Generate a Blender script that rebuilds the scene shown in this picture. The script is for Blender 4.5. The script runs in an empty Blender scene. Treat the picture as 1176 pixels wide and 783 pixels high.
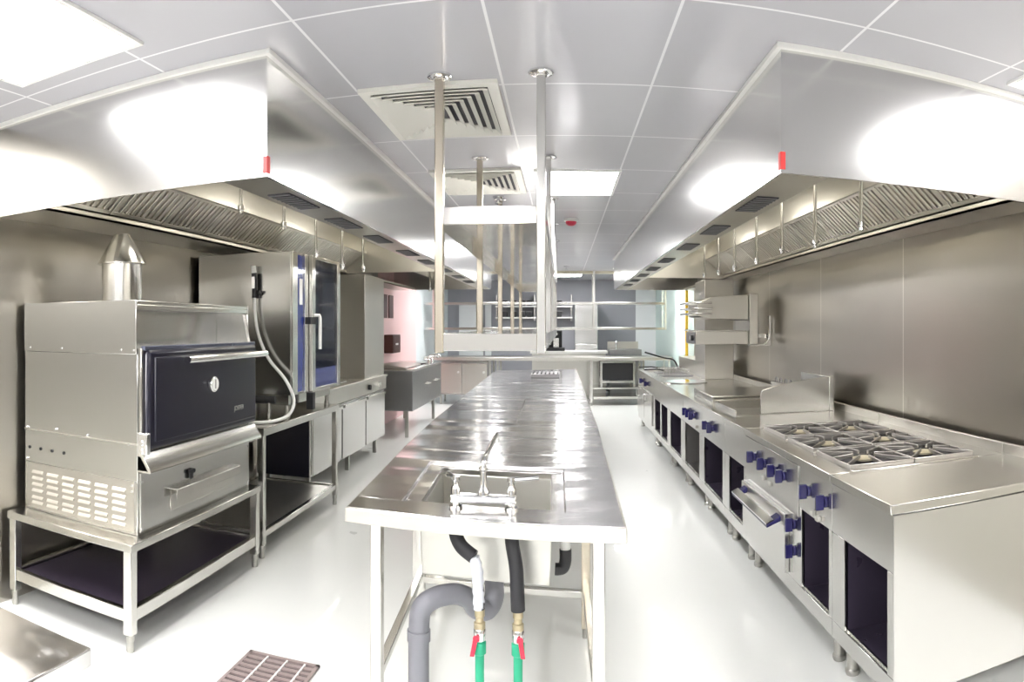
import bpy, bmesh, math, random
from mathutils import Vector, Matrix
random.seed(7)
SC = bpy.context.scene
COL = SC.collection
PI = math.pi
H = 1.58                      # eye height

# ------------------------------------------------------------------ materials
def mat(name):
    m = bpy.data.materials.new(name); m.use_nodes = True
    nt = m.node_tree; b = nt.nodes['Principled BSDF']
    return m, nt, b

def plain(name, col, rough=.5, metal=0., coat=0., spec=.5, noise=0., nscale=8.):
    m, nt, b = mat(name)
    b.inputs['Base Color'].default_value = (*col, 1)
    b.inputs['Roughness'].default_value = rough
    b.inputs['Metallic'].default_value = metal
    b.inputs['Coat Weight'].default_value = coat
    b.inputs['Specular IOR Level'].default_value = spec
    if noise:
        tc = nt.nodes.new('ShaderNodeTexCoord'); n = nt.nodes.new('ShaderNodeTexNoise')
        n.inputs['Scale'].default_value = nscale; n.inputs['Detail'].default_value = 4
        r = nt.nodes.new('ShaderNodeMapRange')
        r.inputs['To Min'].default_value = max(0, rough-noise); r.inputs['To Max'].default_value = min(1, rough+noise)
        nt.links.new(tc.outputs['Object'], n.inputs['Vector'])
        nt.links.new(n.outputs['Fac'], r.inputs['Value'])
        nt.links.new(r.outputs['Result'], b.inputs['Roughness'])
    return m

def steel(name, col=(.62,.61,.58), rough=.27, stretch=(1,1,40), brush=.05, wave=.0, wscale=1.6, scratch=0., wmap=None):
    """brushed stainless: stretched noise in roughness, broad noise in the bump for the slightly wavy sheet"""
    m, nt, b = mat(name)
    N = nt.nodes; L = nt.links
    b.inputs['Base Color'].default_value = (*col, 1)
    b.inputs['Metallic'].default_value = 1
    tc = N.new('ShaderNodeTexCoord')
    mp = N.new('ShaderNodeMapping'); mp.inputs['Scale'].default_value = stretch
    L.new(tc.outputs['Object'], mp.inputs['Vector'])
    n = N.new('ShaderNodeTexNoise'); n.inputs['Scale'].default_value = 6; n.inputs['Detail'].default_value = 5
    L.new(mp.outputs['Vector'], n.inputs['Vector'])
    r = N.new('ShaderNodeMapRange')
    r.inputs['To Min'].default_value = max(.02, rough-brush); r.inputs['To Max'].default_value = rough+brush
    L.new(n.outputs['Fac'], r.inputs['Value'])
    src = r.outputs['Result']
    if scratch:
        s = N.new('ShaderNodeTexNoise'); s.inputs['Scale'].default_value = 9; s.inputs['Detail'].default_value = 8
        s.inputs['Roughness'].default_value = .75
        L.new(tc.outputs['Object'], s.inputs['Vector'])
        q = N.new('ShaderNodeMapRange'); q.inputs['From Min'].default_value = .55; q.inputs['From Max'].default_value = .72
        q.inputs['To Max'].default_value = scratch
        L.new(s.outputs['Fac'], q.inputs['Value'])
        a = N.new('ShaderNodeMath'); a.operation = 'ADD'
        L.new(src, a.inputs[0]); L.new(q.outputs['Result'], a.inputs[1]); src = a.outputs[0]
    L.new(src, b.inputs['Roughness'])
    if wave:
        w = N.new('ShaderNodeTexNoise'); w.inputs['Scale'].default_value = wscale; w.inputs['Detail'].default_value = 1
        if wmap:
            wm = N.new('ShaderNodeMapping'); wm.inputs['Scale'].default_value = wmap
            L.new(tc.outputs['Object'], wm.inputs['Vector']); L.new(wm.outputs['Vector'], w.inputs['Vector'])
        else: L.new(tc.outputs['Object'], w.inputs['Vector'])
        bp = N.new('ShaderNodeBump'); bp.inputs['Strength'].default_value = wave; bp.inputs['Distance'].default_value = .1
        L.new(w.outputs['Fac'], bp.inputs['Height']); L.new(bp.outputs['Normal'], b.inputs['Normal'])
    return m

def seamed(name, col, line, axes, pitch, origin, width, rough, metal, coat=0., brush=None, wave=0.):
    """sheet or panel cladding with real-width joint lines every pitch metres along the given world axes"""
    m, nt, b = mat(name); N = nt.nodes; L = nt.links
    tc = N.new('ShaderNodeTexCoord'); sp = N.new('ShaderNodeSeparateXYZ')
    L.new(tc.outputs['Object'], sp.inputs[0])
    acc = None
    for ax, p, o in zip(axes, pitch, origin):
        s = N.new('ShaderNodeMath'); s.operation = 'SUBTRACT'; s.inputs[1].default_value = o - p/2
        L.new(sp.outputs[ax], s.inputs[0])
        f = N.new('ShaderNodeMath'); f.operation = 'FLOORED_MODULO'; f.inputs[1].default_value = p
        L.new(s.outputs[0], f.inputs[0])
        d = N.new('ShaderNodeMath'); d.operation = 'SUBTRACT'; d.inputs[1].default_value = p/2
        L.new(f.outputs[0], d.inputs[0])
        a = N.new('ShaderNodeMath'); a.operation = 'ABSOLUTE'; L.new(d.outputs[0], a.inputs[0])
        c = N.new('ShaderNodeMath'); c.operation = 'LESS_THAN'; c.inputs[1].default_value = width/2
        L.new(a.outputs[0], c.inputs[0])
        if acc is None: acc = c.outputs[0]
        else:
            mx = N.new('ShaderNodeMath'); mx.operation = 'MAXIMUM'
            L.new(acc, mx.inputs[0]); L.new(c.outputs[0], mx.inputs[1]); acc = mx.outputs[0]
    mix = N.new('ShaderNodeMix'); mix.data_type = 'RGBA'
    mix.inputs['A'].default_value = (*col, 1); mix.inputs['B'].default_value = (*line, 1)
    L.new(acc, mix.inputs['Factor']); L.new(mix.outputs['Result'], b.inputs['Base Color'])
    b.inputs['Roughness'].default_value = rough; b.inputs['Metallic'].default_value = metal
    b.inputs['Coat Weight'].default_value = coat; b.inputs['Coat Roughness'].default_value = .12
    if brush:
        mp = N.new('ShaderNodeMapping'); mp.inputs['Scale'].default_value = brush
        L.new(tc.outputs['Object'], mp.inputs['Vector'])
        n = N.new('ShaderNodeTexNoise'); n.inputs['Scale'].default_value = 3; n.inputs['Detail'].default_value = 5
        L.new(mp.outputs['Vector'], n.inputs['Vector'])
        r = N.new('ShaderNodeMapRange'); r.inputs['To Min'].default_value = rough-.015; r.inputs['To Max'].default_value = rough+.015
        L.new(n.outputs['Fac'], r.inputs['Value']); L.new(r.outputs['Result'], b.inputs['Roughness'])
    if wave:
        w = N.new('ShaderNodeTexNoise'); w.inputs['Scale'].default_value = 1.1; w.inputs['Detail'].default_value = 1
        L.new(tc.outputs['Object'], w.inputs['Vector'])
        bp = N.new('ShaderNodeBump'); bp.inputs['Strength'].default_value = wave; bp.inputs['Distance'].default_value = .1
        L.new(w.outputs['Fac'], bp.inputs['Height']); L.new(bp.outputs['Normal'], b.inputs['Normal'])
    return m

def speck(name, c1, c2, scale, thr, rough=.55):
    m, nt, b = mat(name); N = nt.nodes; L = nt.links
    tc = N.new('ShaderNodeTexCoord'); n = N.new('ShaderNodeTexNoise'); n.inputs['Scale'].default_value = scale; n.inputs['Detail'].default_value = 5
    r = N.new('ShaderNodeMapRange'); r.inputs['From Min'].default_value = thr; r.inputs['From Max'].default_value = thr+.04
    x = N.new('ShaderNodeMix'); x.data_type = 'RGBA'; x.inputs['A'].default_value = (*c1,1); x.inputs['B'].default_value = (*c2,1)
    L.new(tc.outputs['Object'], n.inputs['Vector']); L.new(n.outputs['Fac'], r.inputs['Value']); L.new(r.outputs['Result'], x.inputs['Factor'])
    L.new(x.outputs['Result'], b.inputs['Base Color']); b.inputs['Roughness'].default_value = rough
    return m

def glow(name, col, strength):
    m, nt, b = mat(name)
    b.inputs['Base Color'].default_value = (.9,.9,.9,1)
    b.inputs['Emission Color'].default_value = (*col, 1); b.inputs['Emission Strength'].default_value = strength
    return m

def glassy(name, col, alpha):
    m, nt, b = mat(name)
    b.inputs['Base Color'].default_value = (*col, 1); b.inputs['Roughness'].default_value = .05
    t = nt.nodes.new('ShaderNodeBsdfTransparent'); mx = nt.nodes.new('ShaderNodeMixShader'); mx.inputs[0].default_value = alpha
    out = nt.nodes['Material Output']
    nt.links.new(t.outputs[0], mx.inputs[1]); nt.links.new(b.outputs[0], mx.inputs[2]); nt.links.new(mx.outputs[0], out.inputs[0])
    return m

STEEL   = steel('brushed_steel', (.66,.645,.60), .34, (40,40,1.5), brush=.04)
STEELH  = steel('brushed_steel_sideways', (.64,.62,.575), .32, (1.5,1.5,14), brush=.02, wave=.03)
POLISH  = steel('polished_shelf_steel', (.66,.64,.60), .12, (1,1,1), brush=.02, wave=.05)
SATIN   = steel('satin_steel', (.63,.62,.585), .36, (3,3,50), brush=.07)
SIDE    = steel('side_panel_steel', (.61,.605,.585), .21, (1.5,1.5,45), brush=.03, wave=.03)
TOP     = steel('worktop_steel', (.80,.79,.79), .16, (6,1,1), brush=.03, wave=.16, wscale=1.3, scratch=.14, wmap=(.5,3.,1))
COOKTOP = steel('cook_top_steel', (.58,.57,.535), .21, (2,30,2), brush=.03)
HOOD    = steel('hood_steel', (.68,.675,.665), .20, (50,50,1.2), brush=.03, wave=.10, wscale=1.2)
HOODIN  = steel('hood_inner_steel', (.62,.595,.53), .34, (2,40,2), brush=.04, wave=.04)
FILTER  = steel('filter_steel', (.66,.63,.56), .34, (4,4,4), brush=.04)
TUBE    = steel('tube_steel', (.66,.65,.615), .20, (40,40,1), brush=.02)
STAIN   = steel('filmy_tube_steel', (.60,.54,.44), .20, (3,3,6), brush=.03)
CHROME  = steel('chrome', (.80,.80,.80), .08, (1,1,1), brush=.03)
FOOTM   = steel('foot_steel', (.50,.49,.46), .35, (5,5,1), brush=.05)
NICHE   = plain('niche_shaded_film', (.036,.029,.046), .30, 0., noise=.08)  # film covered steel, with the shadow inside the niche put into its colour
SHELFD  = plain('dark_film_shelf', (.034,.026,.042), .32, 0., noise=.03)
GREYNICHE = steel('niche_grey_steel', (.34,.33,.32), .4, (3,3,20))
NAVY    = plain('navy_enamel', (.008,.0075,.017), .30, 0., coat=.15, spec=.35)
NAVYTRIM= plain('navy_trim', (.10,.11,.16), .25, .6)
BLUE    = plain('blue_plastic', (.014,.012,.085), .25)
BLUEPANEL = plain('deep_blue_panel', (.015,.03,.19), .2, coat=.4)
BLACK   = plain('black_rubber', (.012,.012,.014), .45)
CASTIRON= plain('cast_iron', (.05,.048,.05), .42, .5, noise=.08)
GRATE   = steel('grate_steel', (.48,.46,.44), .38, (3,3,3), brush=.08)
BURNPAN = plain('burner_tray_dark', (.022,.020,.025), .5, 0., noise=.1)
BRASS   = plain('brass', (.50,.43,.29), .42, .9)
BUTTON  = plain('pale_button', (.50,.49,.45), .35, .6)
CAP     = plain('burner_cap', (.66,.60,.44), .4, .6)
WHITEP  = plain('white_plastic', (.82,.82,.80), .4)
GREENP  = plain('green_pipe', (.02,.36,.20), .4)
RED     = plain('red_plastic', (.60,.03,.07), .4)
REDSIGN = plain('red_sticker', (.75,.05,.05), .5)
PVC     = plain('grey_pvc', (.23,.23,.26), .42)
FOAM    = plain('black_pipe_foam', (.022,.022,.026), .6, noise=.1)
TAPE    = speck('white_tape_wrap', (.64,.66,.72), (.04,.04,.05), 16., .56)
IVORY   = plain('diffuser_white', (.80,.79,.74), .5)
SLOT    = plain('slot_dark', (.035,.035,.042), .6)
YELLOW  = plain('yellow_paint', (.80,.50,.03), .4)
BROWN   = plain('dark_brown', (.075,.025,.020), .5)
DARKST  = steel('dark_machine_steel', (.33,.33,.335), .36, (3,3,3))
GRATING = plain('pinkish_grating', (.36,.29,.28), .5, .3, noise=.1)
LIGHT   = glow('light_panel', (1.0,.99,.985), 9.0)
LAMPG   = glow('hood_lamp_glow', (1.0,.96,.88), 5.0)
GLASS   = glassy('oven_glass', (.03,.035,.06), .38)
TRIMW   = plain('white_joint', (.82,.82,.80), .35)

M_FLOOR = plain('floor_resin', (.80,.81,.79), .30, 0., coat=.25, noise=.06, nscale=3.)
M_CEIL  = seamed('ceiling_panels', (.45,.45,.49), (.80,.80,.82), ('X','Y'), (.70,.84), (-.28,3.10), .012, .42, 0., coat=.55)
M_WALLS = seamed('wall_steel_sheets', (.49,.465,.42), (.80,.78,.72), ('Y',), (1.52,), (4.06,), .010, .295, 1., brush=(1,1.2,40), wave=.05)
M_GREY  = plain('grey_paint', (.35,.355,.385), .75, spec=.25)
M_WHITE = plain('white_paint', (.80,.82,.83), .6)
M_MINT  = plain('mint_paint', (.62,.74,.71), .6)
M_PINK  = plain('pink_paint', (.80,.55,.55), .6)
M_PALE  = plain('pale_blue_paint', (.62,.67,.69), .6)
M_FRONT = plain('front_wall_paint', (.29,.29,.295), .7)
M_WALLP = seamed('wall_steel_plain', (.50,.475,.43), (.50,.475,.43), ('Y',), (50.,), (-20.,), .004, .295, 1., brush=(1,1.2,40), wave=.05)
M_BEIGE = plain('beige_paint', (.60,.55,.44), .6)

# ------------------------------------------------------------------ mesh builder
OFF = {}
class MB:
    def __init__(s): s.bm = bmesh.new()
    def hexa(s, p):
        v = [s.bm.verts.new(q) for q in p]
        for f in ((0,3,2,1),(4,5,6,7),(0,1,5,4),(1,2,6,5),(2,3,7,6),(3,0,4,7)):
            s.bm.faces.new([v[i] for i in f])
        return s
    def box(s, x0,x1,y0,y1,z0,z1):
        if x0>x1: x0,x1=x1,x0
        if y0>y1: y0,y1=y1,y0
        return s.hexa([(x0,y0,z0),(x1,y0,z0),(x1,y1,z0),(x0,y1,z0),(x0,y0,z1),(x1,y0,z1),(x1,y1,z1),(x0,y1,z1)])
    def quadslab(s, q, z0, z1):
        return s.hexa([(x,y,z0) for x,y in q]+[(x,y,z1) for x,y in q])
    def prism(s, pts, axis, a0, a1):
        def P(u,v,a): return (a,u,v) if axis=='x' else (u,a,v) if axis=='y' else (u,v,a)
        A = [s.bm.verts.new(P(u,v,a0)) for u,v in pts]; B = [s.bm.verts.new(P(u,v,a1)) for u,v in pts]
        n = len(pts)
        s.bm.faces.new(A); s.bm.faces.new(B[::-1])
        for i in range(n): s.bm.faces.new((A[i],A[(i+1)%n],B[(i+1)%n],B[i]))
        return s
    def tube(s, pts, r, n=12, closed=False, caps=True):
        pts = [Vector(p) for p in pts]; rs = r if isinstance(r,(list,tuple)) else [r]*len(pts)
        m = len(pts); rings=[]; up=None
        for i,p in enumerate(pts):
            if closed: t=(pts[(i+1)%m]-pts[i-1])
            else: t=pts[min(i+1,m-1)]-pts[max(i-1,0)]
            t.normalize()
            if up is None:
                up = Vector((0,0,1)) if abs(t.z)<.9 else Vector((1,0,0))
            u=(up-t*up.dot(t)); u.normalize(); w=t.cross(u); up=u
            rings.append([s.bm.verts.new(p+(u*math.cos(2*PI*k/n)+w*math.sin(2*PI*k/n))*rs[i]) for k in range(n)])
        for i in range(m if closed else m-1):
            a=rings[i]; b=rings[(i+1)%m]
            for k in range(n):
                f=s.bm.faces.new((a[k],a[(k+1)%n],b[(k+1)%n],b[k])); f.smooth=True
        if caps and not closed:
            s.bm.faces.new(rings[0][::-1]); s.bm.faces.new(rings[-1])
        return s
    def cyl(s, p0, p1, r0, r1=None, n=20):
        return s.tube([p0,p1],[r0,r0 if r1 is None else r1],n)
    def lathe(s, c, prof, n=32):
        rings=[]
        for r,z in prof:
            rings.append([s.bm.verts.new((c[0]+r*math.cos(2*PI*k/n), c[1]+r*math.sin(2*PI*k/n), z)) for k in range(n)])
        for a,b in zip(rings,rings[1:]):
            for k in range(n):
                f=s.bm.faces.new((a[k],a[(k+1)%n],b[(k+1)%n],b[k])); f.smooth=True
        s.bm.faces.new(rings[0][::-1]); s.bm.faces.new(rings[-1])
        return s
    def build(s, name, m, parent=None, bevel=0., label=None, cat=None, group=None, kind=None, origin=None):
        bmesh.ops.recalc_face_normals(s.bm, faces=s.bm.faces)
        vs=[v.co for v in s.bm.verts]
        if parent is not None: o0 = OFF[parent.name]
        elif origin is not None: o0 = Vector(origin)
        elif kind=='structure': o0 = Vector((0,0,0))
        else:
            o0 = Vector(((min(v.x for v in vs)+max(v.x for v in vs))/2,(min(v.y for v in vs)+max(v.y for v in vs))/2,min(v.z for v in vs)))
        bmesh.ops.translate(s.bm, verts=s.bm.verts, vec=-o0)
        me=bpy.data.meshes.new(name); s.bm.to_mesh(me); s.bm.free(); me.set_sharp_from_angle(angle=math.radians(38))
        o=bpy.data.objects.new(name,me); COL.objects.link(o); me.materials.append(m)
        OFF[o.name]=o0
        if parent is not None: o.parent=parent
        else: o.location=o0
        if bevel:
            b=o.modifiers.new('edge','BEVEL'); b.width=bevel; b.segments=2; b.limit_method='ANGLE'; b.angle_limit=math.radians(40)
        if label: o['label']=label
        if cat: o['category']=cat
        if group: o['group']=group
        if kind: o['kind']=kind
        return o

def thing(name, label, cat, loc, group=None):
    o=bpy.data.objects.new(name,None); COL.objects.link(o); o.location=loc; o.empty_display_size=.1
    o['label']=label; o['category']=cat
    if group: o['group']=group
    OFF[o.name]=Vector(loc)
    return o

def dup(root, d, label=None):
    def rec(o, par):
        c=o.copy(); COL.objects.link(c); OFF[c.name]=OFF[o.name]+Vector(d)
        if par is not None: c.parent=par
        for ch in list(o.children): rec(ch,c)
        return c
    c=rec(root,None); c.location=root.location+Vector(d)
    if label: c['label']=label
    return c

def smooth(pts, n=8):
    P=[Vector(p) for p in pts]; out=[]
    for i in range(len(P)-1):
        a=P[max(i-1,0)];b=P[i];c=P[i+1];d=P[min(i+2,len(P)-1)]
        for k in range(n):
            t=k/n
            out.append(.5*((2*b)+(-a+c)*t+(2*a-5*b+4*c-d)*t*t+(-a+3*b-3*c+d)*t**3))
    out.append(P[-1]); return out

def text(name, body, size, m, parent, matrix, depth=.002):
    cu=bpy.data.curves.new(name,'FONT'); cu.body=body; cu.size=size; cu.extrude=depth; cu.align_x='CENTER'
    t=bpy.data.objects.new(name+'_tmp',cu); COL.objects.link(t)
    bpy.context.view_layer.update()
    me=bpy.data.meshes.new_from_object(t.evaluated_get(bpy.context.evaluated_depsgraph_get()))
    bpy.data.objects.remove(t)
    me.transform(Matrix.Translation(-OFF[parent.name]) @ matrix); me.materials.clear(); me.materials.append(m)
    o=bpy.data.objects.new(name,me); COL.objects.link(o); o.parent=parent; OFF[o.name]=OFF[parent.name]
    return o

def struct(name, mb, m, bevel=0., label=None):
    o=mb.build(name,m,kind='structure',bevel=bevel); o['label']=label or name.replace('_',' '); o['category']=name.split('_')[0]
    return o
WORLD=0.9; EXPOSURE=2.15
# ------------------------------------------------------------------ the room
WL, WR, CZ = -2.84, 2.30, 2.72
Y0, YF = -3.0, 16.2
struct('floor', MB().box(WL-.2,WR+.2,Y0,YF+.2,-.12,0), M_FLOOR, label='pale glossy resin kitchen floor')
struct('ceiling', MB().box(WL-.2,WR+.2,Y0,YF+.2,CZ,CZ+.12), M_CEIL, label='grey ceiling of large panels with pale joints')
struct('wall_left', MB().box(WL-.15,WL,Y0,9.9,0,CZ), M_WALLP, label='stainless steel clad wall behind the charcoal oven')
struct('wall_left_pink', MB().box(WL-.15,WL,9.9,12.6,0,CZ), M_PINK, label='pink painted stretch of side wall')
struct('wall_left_pale', MB().box(WL-.15,WL,12.6,YF,0,CZ), M_PALE, label='pale grey blue stretch of side wall')
struct('wall_right', MB().box(WR,WR+.15,Y0,11.4,0,CZ), M_WALLS, label='stainless steel clad wall behind the cooking line')
struct('wall_right_mint', MB().box(WR,WR+.15,11.4,YF,0,CZ), M_MINT, label='pale mint painted stretch of side wall')
struct('wall_back', MB().box(WL,1.80,YF,YF+.15,0,CZ), M_GREY, label='grey end wall of the kitchen')
struct('wall_front', MB().box(WL-.15,WR+.15,Y0-.15,Y0,0,CZ), M_FRONT, label='plain wall behind the viewer')
struct('wall_back_white', MB().box(1.80,WR,YF-.02,YF+.15,0,CZ), M_WHITE, label='white strip of the end wall')
struct('trim_1', MB().box(WL,WR,13.55,13.68,CZ-.05,CZ), M_BEIGE, label='beige strip across the far ceiling')
d=struct('door_1', MB().box(-2.55,-1.95,YF-.05,YF,0,2.15).box(-1.9,-1.75,YF-.05,YF,0,2.15), M_WHITE, label='white door in the end wall')
w=struct('window_1', MB().box(WL,WL+.02,10.15,10.40,1.72,2.10).box(WL,WL+.02,10.52,10.78,1.72,2.10), BROWN, label='two narrow dark panes in the pink wall')

# light panels let into the ceiling
def light_panel(x0,x1,y0,y1,label):
    t=thing('ceiling_light', label, 'ceiling light', ((x0+x1)/2,(y0+y1)/2,CZ-.02), 'ceiling light panels')
    f=MB(); e=.012
    f.box(x0-e,x0+e,y0-e,y1+e,CZ-.014,CZ-.001).box(x1-e,x1+e,y0-e,y1+e,CZ-.014,CZ-.001)
    f.box(x0+e,x1-e,y0-e,y0+e,CZ-.014,CZ-.001).box(x0+e,x1-e,y1-e,y1+e,CZ-.014,CZ-.001)
    f.build('frame', TRIMW, t)
    MB().box(x0+e,x1-e,y0+e,y1-e,CZ-.012,CZ-.001).build('diffuser', LIGHT, t)
    return t
light_panel(-2.26,-1.58,.92,2.12,'bright rectangular ceiling light panel above the worktable corner, before the charcoal oven hood')
light_panel(1.93,2.28,1.2,2.40,'bright ceiling light panel against the cladded wall before the cooking line hood')
light_panel(-.20,.42,4.80,5.66,'bright ceiling light panel beside the second square air diffuser')
light_panel(-.20,.42,14.2,14.9,'distant ceiling light panel near the end wall')
light_panel(-1.0,-.4,-1.9,-.7,'added unseen ceiling light panel over the aisle behind the viewer')  # unseen panel added to give more light from behind the camera
light_panel(.42,1.12,-1.9,-.7,'added unseen ceiling light panel by the cooking line behind the viewer')  # added out of view as fill from the cooking line side
light_panel(-2.5,-1.7,-1.9,-.7,'added unseen ceiling light panel by the oven wall behind the viewer')  # added out of view as fill from the oven side

light_panel(-.98,-.28,9.0,9.84,'ceiling light panel over the far centre tables beyond the hanging shelf')
light_panel(-1.9,-1.2,12.1,12.9,'added hidden ceiling light panel by the pink wall beyond the oven hood')  # added behind the hood, out of sight, to brighten the far end
light_panel(1.0,1.7,12.1,12.9,'added hidden ceiling light panel by the mint wall beyond the cooking line hood')  # its counterpart, also added unseen to brighten the far end
# square air diffusers
def diffuser(x0,x1,y0,y1,label):
    t=thing('air_diffuser', label, 'air vent', ((x0+x1)/2,(y0+y1)/2,CZ-.05), 'square ceiling diffusers')
    def ring(mb, a, wd, z0, z1):
        xa,xb,ya,yb=x0+a,x1-a,y0+a,y1-a
        mb.hexa([(xa,ya,z0),(xb,ya,z0),(xb-wd,ya+wd,z1),(xa+wd,ya+wd,z1),(xa,ya,z0+.006),(xb,ya,z0+.006),(xb-wd,ya+wd,z1+.006),(xa+wd,ya+wd,z1+.006)])
        mb.hexa([(xa,yb,z0),(xb,yb,z0),(xb-wd,yb-wd,z1),(xa+wd,yb-wd,z1),(xa,yb,z0+.006),(xb,yb,z0+.006),(xb-wd,yb-wd,z1+.006),(xa+wd,yb-wd,z1+.006)])
        mb.hexa([(xa,ya,z0),(xa,yb,z0),(xa+wd,yb-wd,z1),(xa+wd,ya+wd,z1),(xa,ya,z0+.006),(xa,yb,z0+.006),(xa+wd,yb-wd,z1+.006),(xa+wd,ya+wd,z1+.006)])
        mb.hexa([(xb,ya,z0),(xb,yb,z0),(xb-wd,yb-wd,z1),(xb-wd,ya+wd,z1),(xb,ya,z0+.006),(xb,yb,z0+.006),(xb-wd,yb-wd,z1+.006),(xb-wd,ya+wd,z1+.006)])
    f=MB(); e=.05
    f.box(x0,x0+e,y0,y1,CZ-.02,CZ-.001).box(x1-e,x1,y0,y1,CZ-.02,CZ-.001).box(x0+e,x1-e,y0,y0+e,CZ-.02,CZ-.001).box(x0+e,x1-e,y1-e,y1,CZ-.02,CZ-.001)
    f.build('frame', IVORY, t)
    MB().box(x0+e,x1-e,y0+e,y1-e,CZ-.004,CZ-.001).build('duct_opening', SLOT, t, label='dark duct opening')
    a=e
    while a < min(x1-x0,y1-y0)/2-.05:
        v=MB(); ring(v, a, .031, CZ-.034, CZ-.010); v.build('vane', IVORY, t)
        a+=.045
    c=MB().box(x0+a+.01,x1-a-.01,y0+a+.01,y1-a-.01,CZ-.036,CZ-.026); c.build('centre_plate', IVORY, t)
diffuser(-.97,-.30,3.02,3.86,'white square louvred ceiling diffuser between the near corners of the two hoods')
diffuser(-.97,-.30,4.72,5.55,'white square louvred ceiling diffuser next to the lit ceiling panel')

# smoke detector and sprinklers
t=thing('smoke_detector','red and white smoke detector on the ceiling between hanging shelf and hood','smoke detector',(.09,6.98,CZ-.09))
MB().lathe((.09,6.98),[(.075,CZ-.001),(.075,CZ-.025),(.065,CZ-.032)]).build('base', WHITEP, t)
MB().lathe((.09,6.98),[(.058,CZ-.032),(.054,CZ-.055),(.035,CZ-.072),(.015,CZ-.078)]).build('sensor_head', RED, t, label='red sensor head')
def sprinkler(x,y,label):
    t=thing('sprinkler',label,'sprinkler',(x,y,CZ-.08),'ceiling sprinklers')
    MB().lathe((x,y),[(.05,CZ-.001),(.05,CZ-.012)],20).build('rosette', CHROME, t)
    MB().lathe((x,y),[(.014,CZ-.012),(.014,CZ-.06)],12).build('nozzle', CHROME, t)
    MB().lathe((x,y),[(.03,CZ-.06),(.03,CZ-.066)],16).build('deflector', CHROME, t)
sprinkler(-.56,5.75,'small chrome ceiling sprinkler just past the second air diffuser')
sprinkler(.07,12.4,'small chrome ceiling sprinkler by the far beige strip')

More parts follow.
